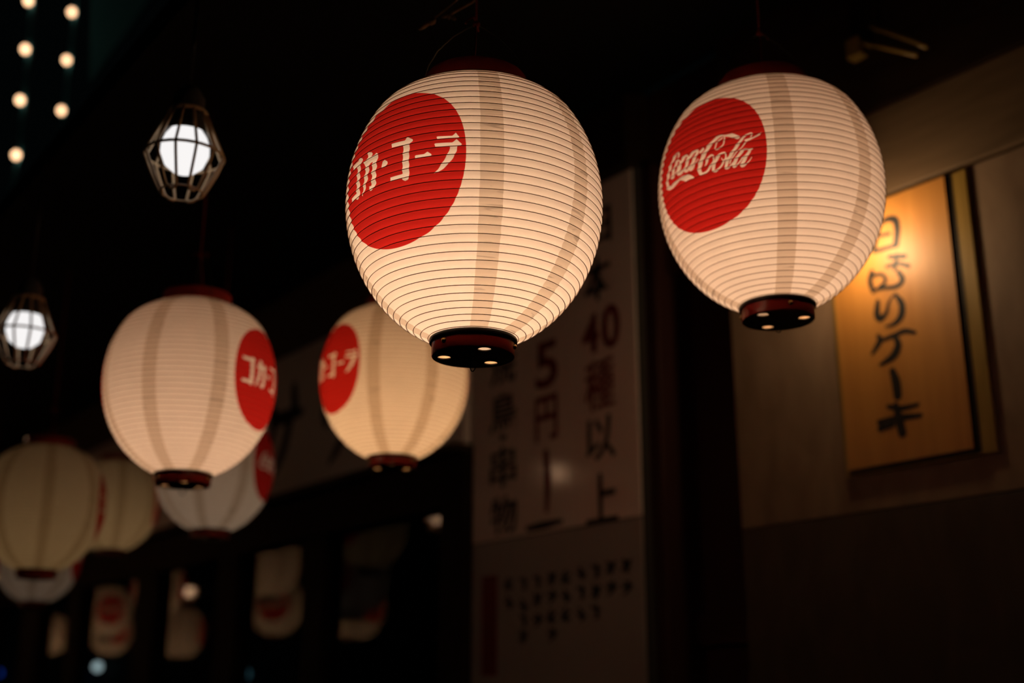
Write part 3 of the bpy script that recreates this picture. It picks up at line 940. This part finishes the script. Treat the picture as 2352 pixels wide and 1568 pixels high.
cols = [(1170, (1340, 1383)), (1203, (1340, 1390, 1425, 1462)), (1235, (1335, 1376, 1425)), (1268, (1328, 1370, 1415, 1458)), (1301, (1325, 1367, 1412)),
        (1336, (1315, 1360, 1410)), (1370, (1310, 1358, 1405)), (1404, (1303, 1351)), (1440, (1298, 1350))]
n = 0
for cx, ys in cols:
    for cy in ys:
        o = link('character', variants[(n * 7 + n // 3) % 5], root)
        x, z = fac(cx, cy, YS)
        o.location = (x, YS - 0.0002, z)
        o.scale = (0.052, 1, 0.036)
        put(o)
        n += 1

# ------------------------------------------------------------------ white signboard over the windows
root = empty('shop_signboard', W(-6.5, WALL, 0.76), ROTF)
tag(root, 'long white signboard with big black brush characters over the windows', 'signboard')
bevel(MB().box(-3.45, 3.45, -0.03, 0.02, 0, 0.58).build('board', M['board_white'], root), 0.004)
BIG = [[[(700, 180, 100), (705, 350, 115), (715, 520, 120)], [(415, 640, 120), (600, 580, 120), (800, 510, 70)],
        [(650, 560, 130), (600, 830, 125), (540, 1070, 120), (450, 1290, 95), (370, 1440, 50)], [(400, 520, 110), (430, 700, 115), (400, 860, 80), (385, 1010, 30)]],
       [[(1110, 500, 60), (1125, 600, 100), (1140, 700, 70)], [(1400, 840, 90), (1330, 960, 100), (1260, 1090, 90), (1180, 1230, 40)]]]
for ch in BIG:
    o = brush(px_strokes(ch, 560, 860, 6.03, WALL - 0.03), WALL - 0.03).build('character', M['ink'], root)
    o.location = (6.5, -WALL, -0.76)

# ------------------------------------------------------------------ wooden sign with its lamp
SF = WALL - 0.016
sx0, sx1 = fac(1948, 1077, SF)[0], fac(2167, 404, SF)[0]
sz0, sz1 = fac(2228, 1030, SF)[1], fac(2167, 404, SF)[1]
root = empty('hanging_sign', W(0, 0, 0), ROTF)
root.location = W((sx0 + sx1) / 2, WALL, sz0)
tag(root, 'orange varnished wooden sign with black brush lettering on the panelled wall', 'sign')
mx = (sx0 + sx1) / 2
hw = (sx1 - sx0) / 2
H = sz1 - sz0
MB().box(-hw, hw, -0.016, -0.014, 0, H).build('face_board', M['signboard'], root)
MB().box(-hw, hw, -0.014, -0.006, 0, H).build('core_board', M['sign_edge'], root)
bevel(MB().box(-hw - 0.012, hw + 0.046, -0.009, 0.0, -0.014, H + 0.002).build('backing_board', M['sign_back'], root), 0.002)
MB().box(hw, hw + 0.013, -0.0105, -0.006, 0, H).build('edge_strip', M['sign_edge'], root)
MB().box(-hw, hw + 0.013, -0.0105, -0.006, -0.010, 0).build('edge_strip', M['sign_edge'], root)
SG = [[[(195, 140, 18), (245, 98, 32), (300, 98, 44), (316, 160, 44), (308, 262, 42)], [(205, 130, 22), (180, 215, 28), (165, 305, 26)], [(195, 205, 22), (265, 190, 22)], [(175, 305, 24), (300, 268, 26)]],
      [[(265, 342, 28), (365, 338, 32)], [(250, 405, 24), (320, 385, 24), (392, 402, 26)], [(315, 330, 26), (300, 420, 26)], [(150, 440, 30), (138, 500, 32), (160, 568, 26)], [(150, 470, 22), (215, 455, 22), (240, 500, 24), (195, 545, 22)],
       [(325, 440, 30), (350, 490, 34), (310, 535, 28), (225, 545, 22), (170, 560, 18)]],
      [[(190, 635, 30), (184, 715, 44), (208, 746, 38), (246, 705, 28), (262, 640, 18), (292, 592, 12)], [(305, 588, 22), (346, 650, 44), (340, 730, 46), (292, 782, 28), (240, 796, 10)]],
      [[(192, 858, 26), (202, 895, 40), (155, 972, 22)], [(200, 892, 24), (295, 856, 30), (365, 826, 32), (432, 836, 22)], [(305, 868, 32), (322, 920, 50), (290, 990, 50), (208, 1046, 20)]],
      [[(285, 1088, 44), (308, 1160, 62), (320, 1250, 58)]],
      [[(258, 1320, 28), (340, 1332, 34), (452, 1306, 22)], [(200, 1425, 36), (330, 1396, 44), (472, 1376, 26)], [(308, 1310, 38), (328, 1400, 58), (350, 1492, 58)], [(205, 1466, 36), (292, 1440, 26)]]]
for ch in SG:
    o = brush(px_strokes(ch, 1950, 470, 2.85, SF), SF).build('character', M['ink'], root)
    o.location = (-mx, -WALL, -sz0)

LH = 0.12                                            # how far the bulb stands off the wall
lx, lz = fac(1935, 545, WALL - LH)
root = empty('sign_lamp', W(lx, WALL - 0.006, lz + 0.12), ROTF)
tag(root, 'small bare bulb on a wall bracket between the script lantern and the wooden sign', 'lamp')
MB().lathe([(0.001, -0.026), (0.014, -0.023), (0.022, -0.012), (0.024, 0.0), (0.021, 0.014), (0.013, 0.030), (0.011, 0.046), (0.001, 0.047)], 24, c=(0, -LH, -0.12)).build('bulb', glow((1.0, 0.64, 0.33), 95), root, True)
MB().lathe([(0.001, -0.076), (0.015, -0.076), (0.016, -0.04), (0.010, -0.025), (0.001, -0.025)], 20, c=(0, -LH, 0)).build('socket', M['socket'], root, True)
MB().tube([(0, 0, 0), (0, -0.35 * LH, 0.012), (0, -0.75 * LH, 0.008), (0, -0.96 * LH, -0.012), (0, -LH, -0.03)], 0.005, 8).build('bracket', M['dark_wire'], root, True)
MB().box(-0.018, 0.018, -0.008, 0, -0.03, 0.03).build('mounting_plate', M['dark_wire'], root)

# short wooden rods standing out from the beam above the sign
root = empty('wooden_bracket', W(-1.43, WALL - 0.006, 1.38), ROTF)
tag(root, 'two short wooden rods on a small block, dim under the eave above the wooden sign', 'bracket')
for (pa, qa, pb, qb, rad) in ((2003, 60, 2128, 107, 0.006), (1985, 98, 2105, 126, 0.006)):
    xw, zw = fac(pa, qa, WALL - 0.03)
    yb = min(np.arange(1.6, 2.05, 0.005), key=lambda y: abs(fac(pb, qb, y)[0] - xw))
    xb_, zb_ = fac(pb, qb, yb)
    MB().tube([(xw + 1.43, 0.0, zw - 1.38), (xw + 1.43, -0.03, zw - 1.38), (xb_ + 1.43, yb - WALL + 0.006, zb_ - 1.38)], rad, 8).build('rod', M['sign_back'], root, True)
xw, zw = fac(1968, 112, WALL - 0.02)
bevel(MB().box(xw + 1.43 - 0.02, xw + 1.43 + 0.02, -0.03, 0, zw - 1.38 - 0.025, zw - 1.38 + 0.025).build('block', M['sign_back'], root), 0.004)

# ------------------------------------------------------------------ strings of small bulbs beyond the eave
def strand(points, depth, label):
    pw = [at(px, py, depth) for px, py in points]
    base = pw[0].copy()
    root = empty('bulb_strand', (pw[-1][0], pw[-1][1], pw[-1][2] - 0.2))
    tag(root, label, 'string lights', 'strands of small bulbs')
    o = Vector(root.location)
    top = pw[0] + Vector((0, 0, 1.6))
    MB().tube([tuple(top - o)] + [tuple(p + Vector((0.012, 0.012, 0.03)) - o) for p in pw] + [(0.01, 0.01, 0.0)], 0.010, 6).build('cable', M['teal_cable'], root, True)
    for p in pw:
        b = link('bulb', SB['bulb'], root, loc=p - o)
        link('holder', SB['holder'], b)


SB = {'bulb': MB().ball(0.017, 14, 10, sz=1.15).mesh('bulb', glow((1.0, 0.58, 0.31), 3.4), True),
      'holder': MB().lathe([(0.001, 0.013), (0.009, 0.013), (0.008, 0.04), (0.001, 0.041)], 12).mesh('holder', M['socket'], True)}
strand([(70, -120), (65, 2), (58, 113), (46, 230), (37, 356), (8, 484)], 5.2, 'longer strand of small warm bulbs hanging in the dark, reaching lower')
strand([(176, -88), (165, 28), (153, 138), (141, 254)], 5.6, 'shorter strand of small warm bulbs hanging in the dark, next to the eave')
# cable the strands hang from
a_, b_ = at(70, -120, 5.2) + Vector((0, 0, 1.6)), at(176, -88, 5.6) + Vector((0, 0, 1.6))
dv = (b_ - a_).normalized()
tag(MB().tube([tuple(a_ - dv * 4), tuple(a_), tuple(b_), tuple(b_ + dv * 6)], 0.008, 6).build('overhead_cable', M['dark_wire']), 'thin overhead cable that carries the strands of bulbs', 'cable')
# teal tarpaulin standing in for the faint teal patch beyond the eave
tp = [at(215, -220, 5.85), at(520, -260, 5.85), at(300, 60, 5.85), at(205, 190, 5.85)]
aw = MB()
cen = sum(tp, Vector()) / 4
aw.v = [tuple(p - cen) for p in tp] + [tuple(p - cen + Vector((0.0, 0.05, 0.02))) for p in tp]
aw.f = [(0, 1, 2, 3), (7, 6, 5, 4), (0, 4, 5, 1), (1, 5, 6, 2), (2, 6, 7, 3), (3, 7, 4, 0)]
tag(aw.build('backdrop', M['teal'], loc=cen), 'dark teal tarpaulin barely visible beside the eave edge', 'backdrop')

# ------------------------------------------------------------------ dry twigs tied above the brightest lantern
root = empty('dry_twig', at(1048, 0, 1.75))
tag(root, 'thin dry twigs with withered buds above the brightest lantern', 'twig')
o = Vector(root.location)
tw = [[(1230, -330, 3), (1150, -120, 3), (1110, -60, 3), (1048, 0, 3), (1020, 24, 2.5), (985, 52, 2.5)], [(1150, -120, 3.5), (1125, -40, 4), (1085, 3, 4.5), (1055, 20, 4), (1038, 30, 4), (1030, 44, 3)]]
for pts in tw:
    MB().tube([tuple(at(x, y, 1.75) - o) for x, y, w in pts], [w * 1.75 / FPX for x, y, w in pts], 6).build('stem', M['twig'], root, True)
for (x0, y0, x1, y1, w) in ((992, 46, 962, 68, 6), (1000, 44, 984, 54, 8), (1034, 34, 1014, 40, 4), (1036, 36, 1046, 46, 5)):
    p, q = at(x0, y0, 1.75) - o, at(x1, y1, 1.75) - o
    r = w * 1.75 / FPX
    MB().tube([tuple(p), tuple(p.lerp(q, .3)), tuple(p.lerp(q, .75)), tuple(q)], [r * .4, r, r * .95, r * .45], 7).build('bud', M['twig'], root, True)

# ------------------------------------------------------------------ small glowing balls added behind the panes for far lights reflected in them
for px, py, r, col, st, label in ((243, 1531, 0.035, (0.75, 0.92, 1.0), 0.75, 'cold white ball added behind the window panes for a reflected far light'),
                                  (192, 1556, 0.03, (0.02, 0.18, 0.8), 1.0, 'deep blue ball added behind the window panes for a reflected far light'),
                                  (12, 1545, 0.03, (0.02, 0.1, 0.8), 0.5, 'very faint blue ball added behind the panes for a reflected far light'),
                                  (586, 1548, 0.035, (0.2, 0.5, 0.65), 0.12, 'barely glowing grey-blue ball added behind the panes for a reflected far light')):
    x, z = fac(px, py, WALL + 1.2)
    root = empty('pane_glint', W(x, WALL + 1.2, z), ROTF)
    tag(root, label, 'light')
    MB().ball(r, 16, 10, c=(0, -r * 1.9, 0)).build('lens', glow(col, st), root, True)
    MB().tube([(0, 0.0, 0), (0, -r * 1.2, 0)], r * 0.6, 16).build('base', M['socket'], root)
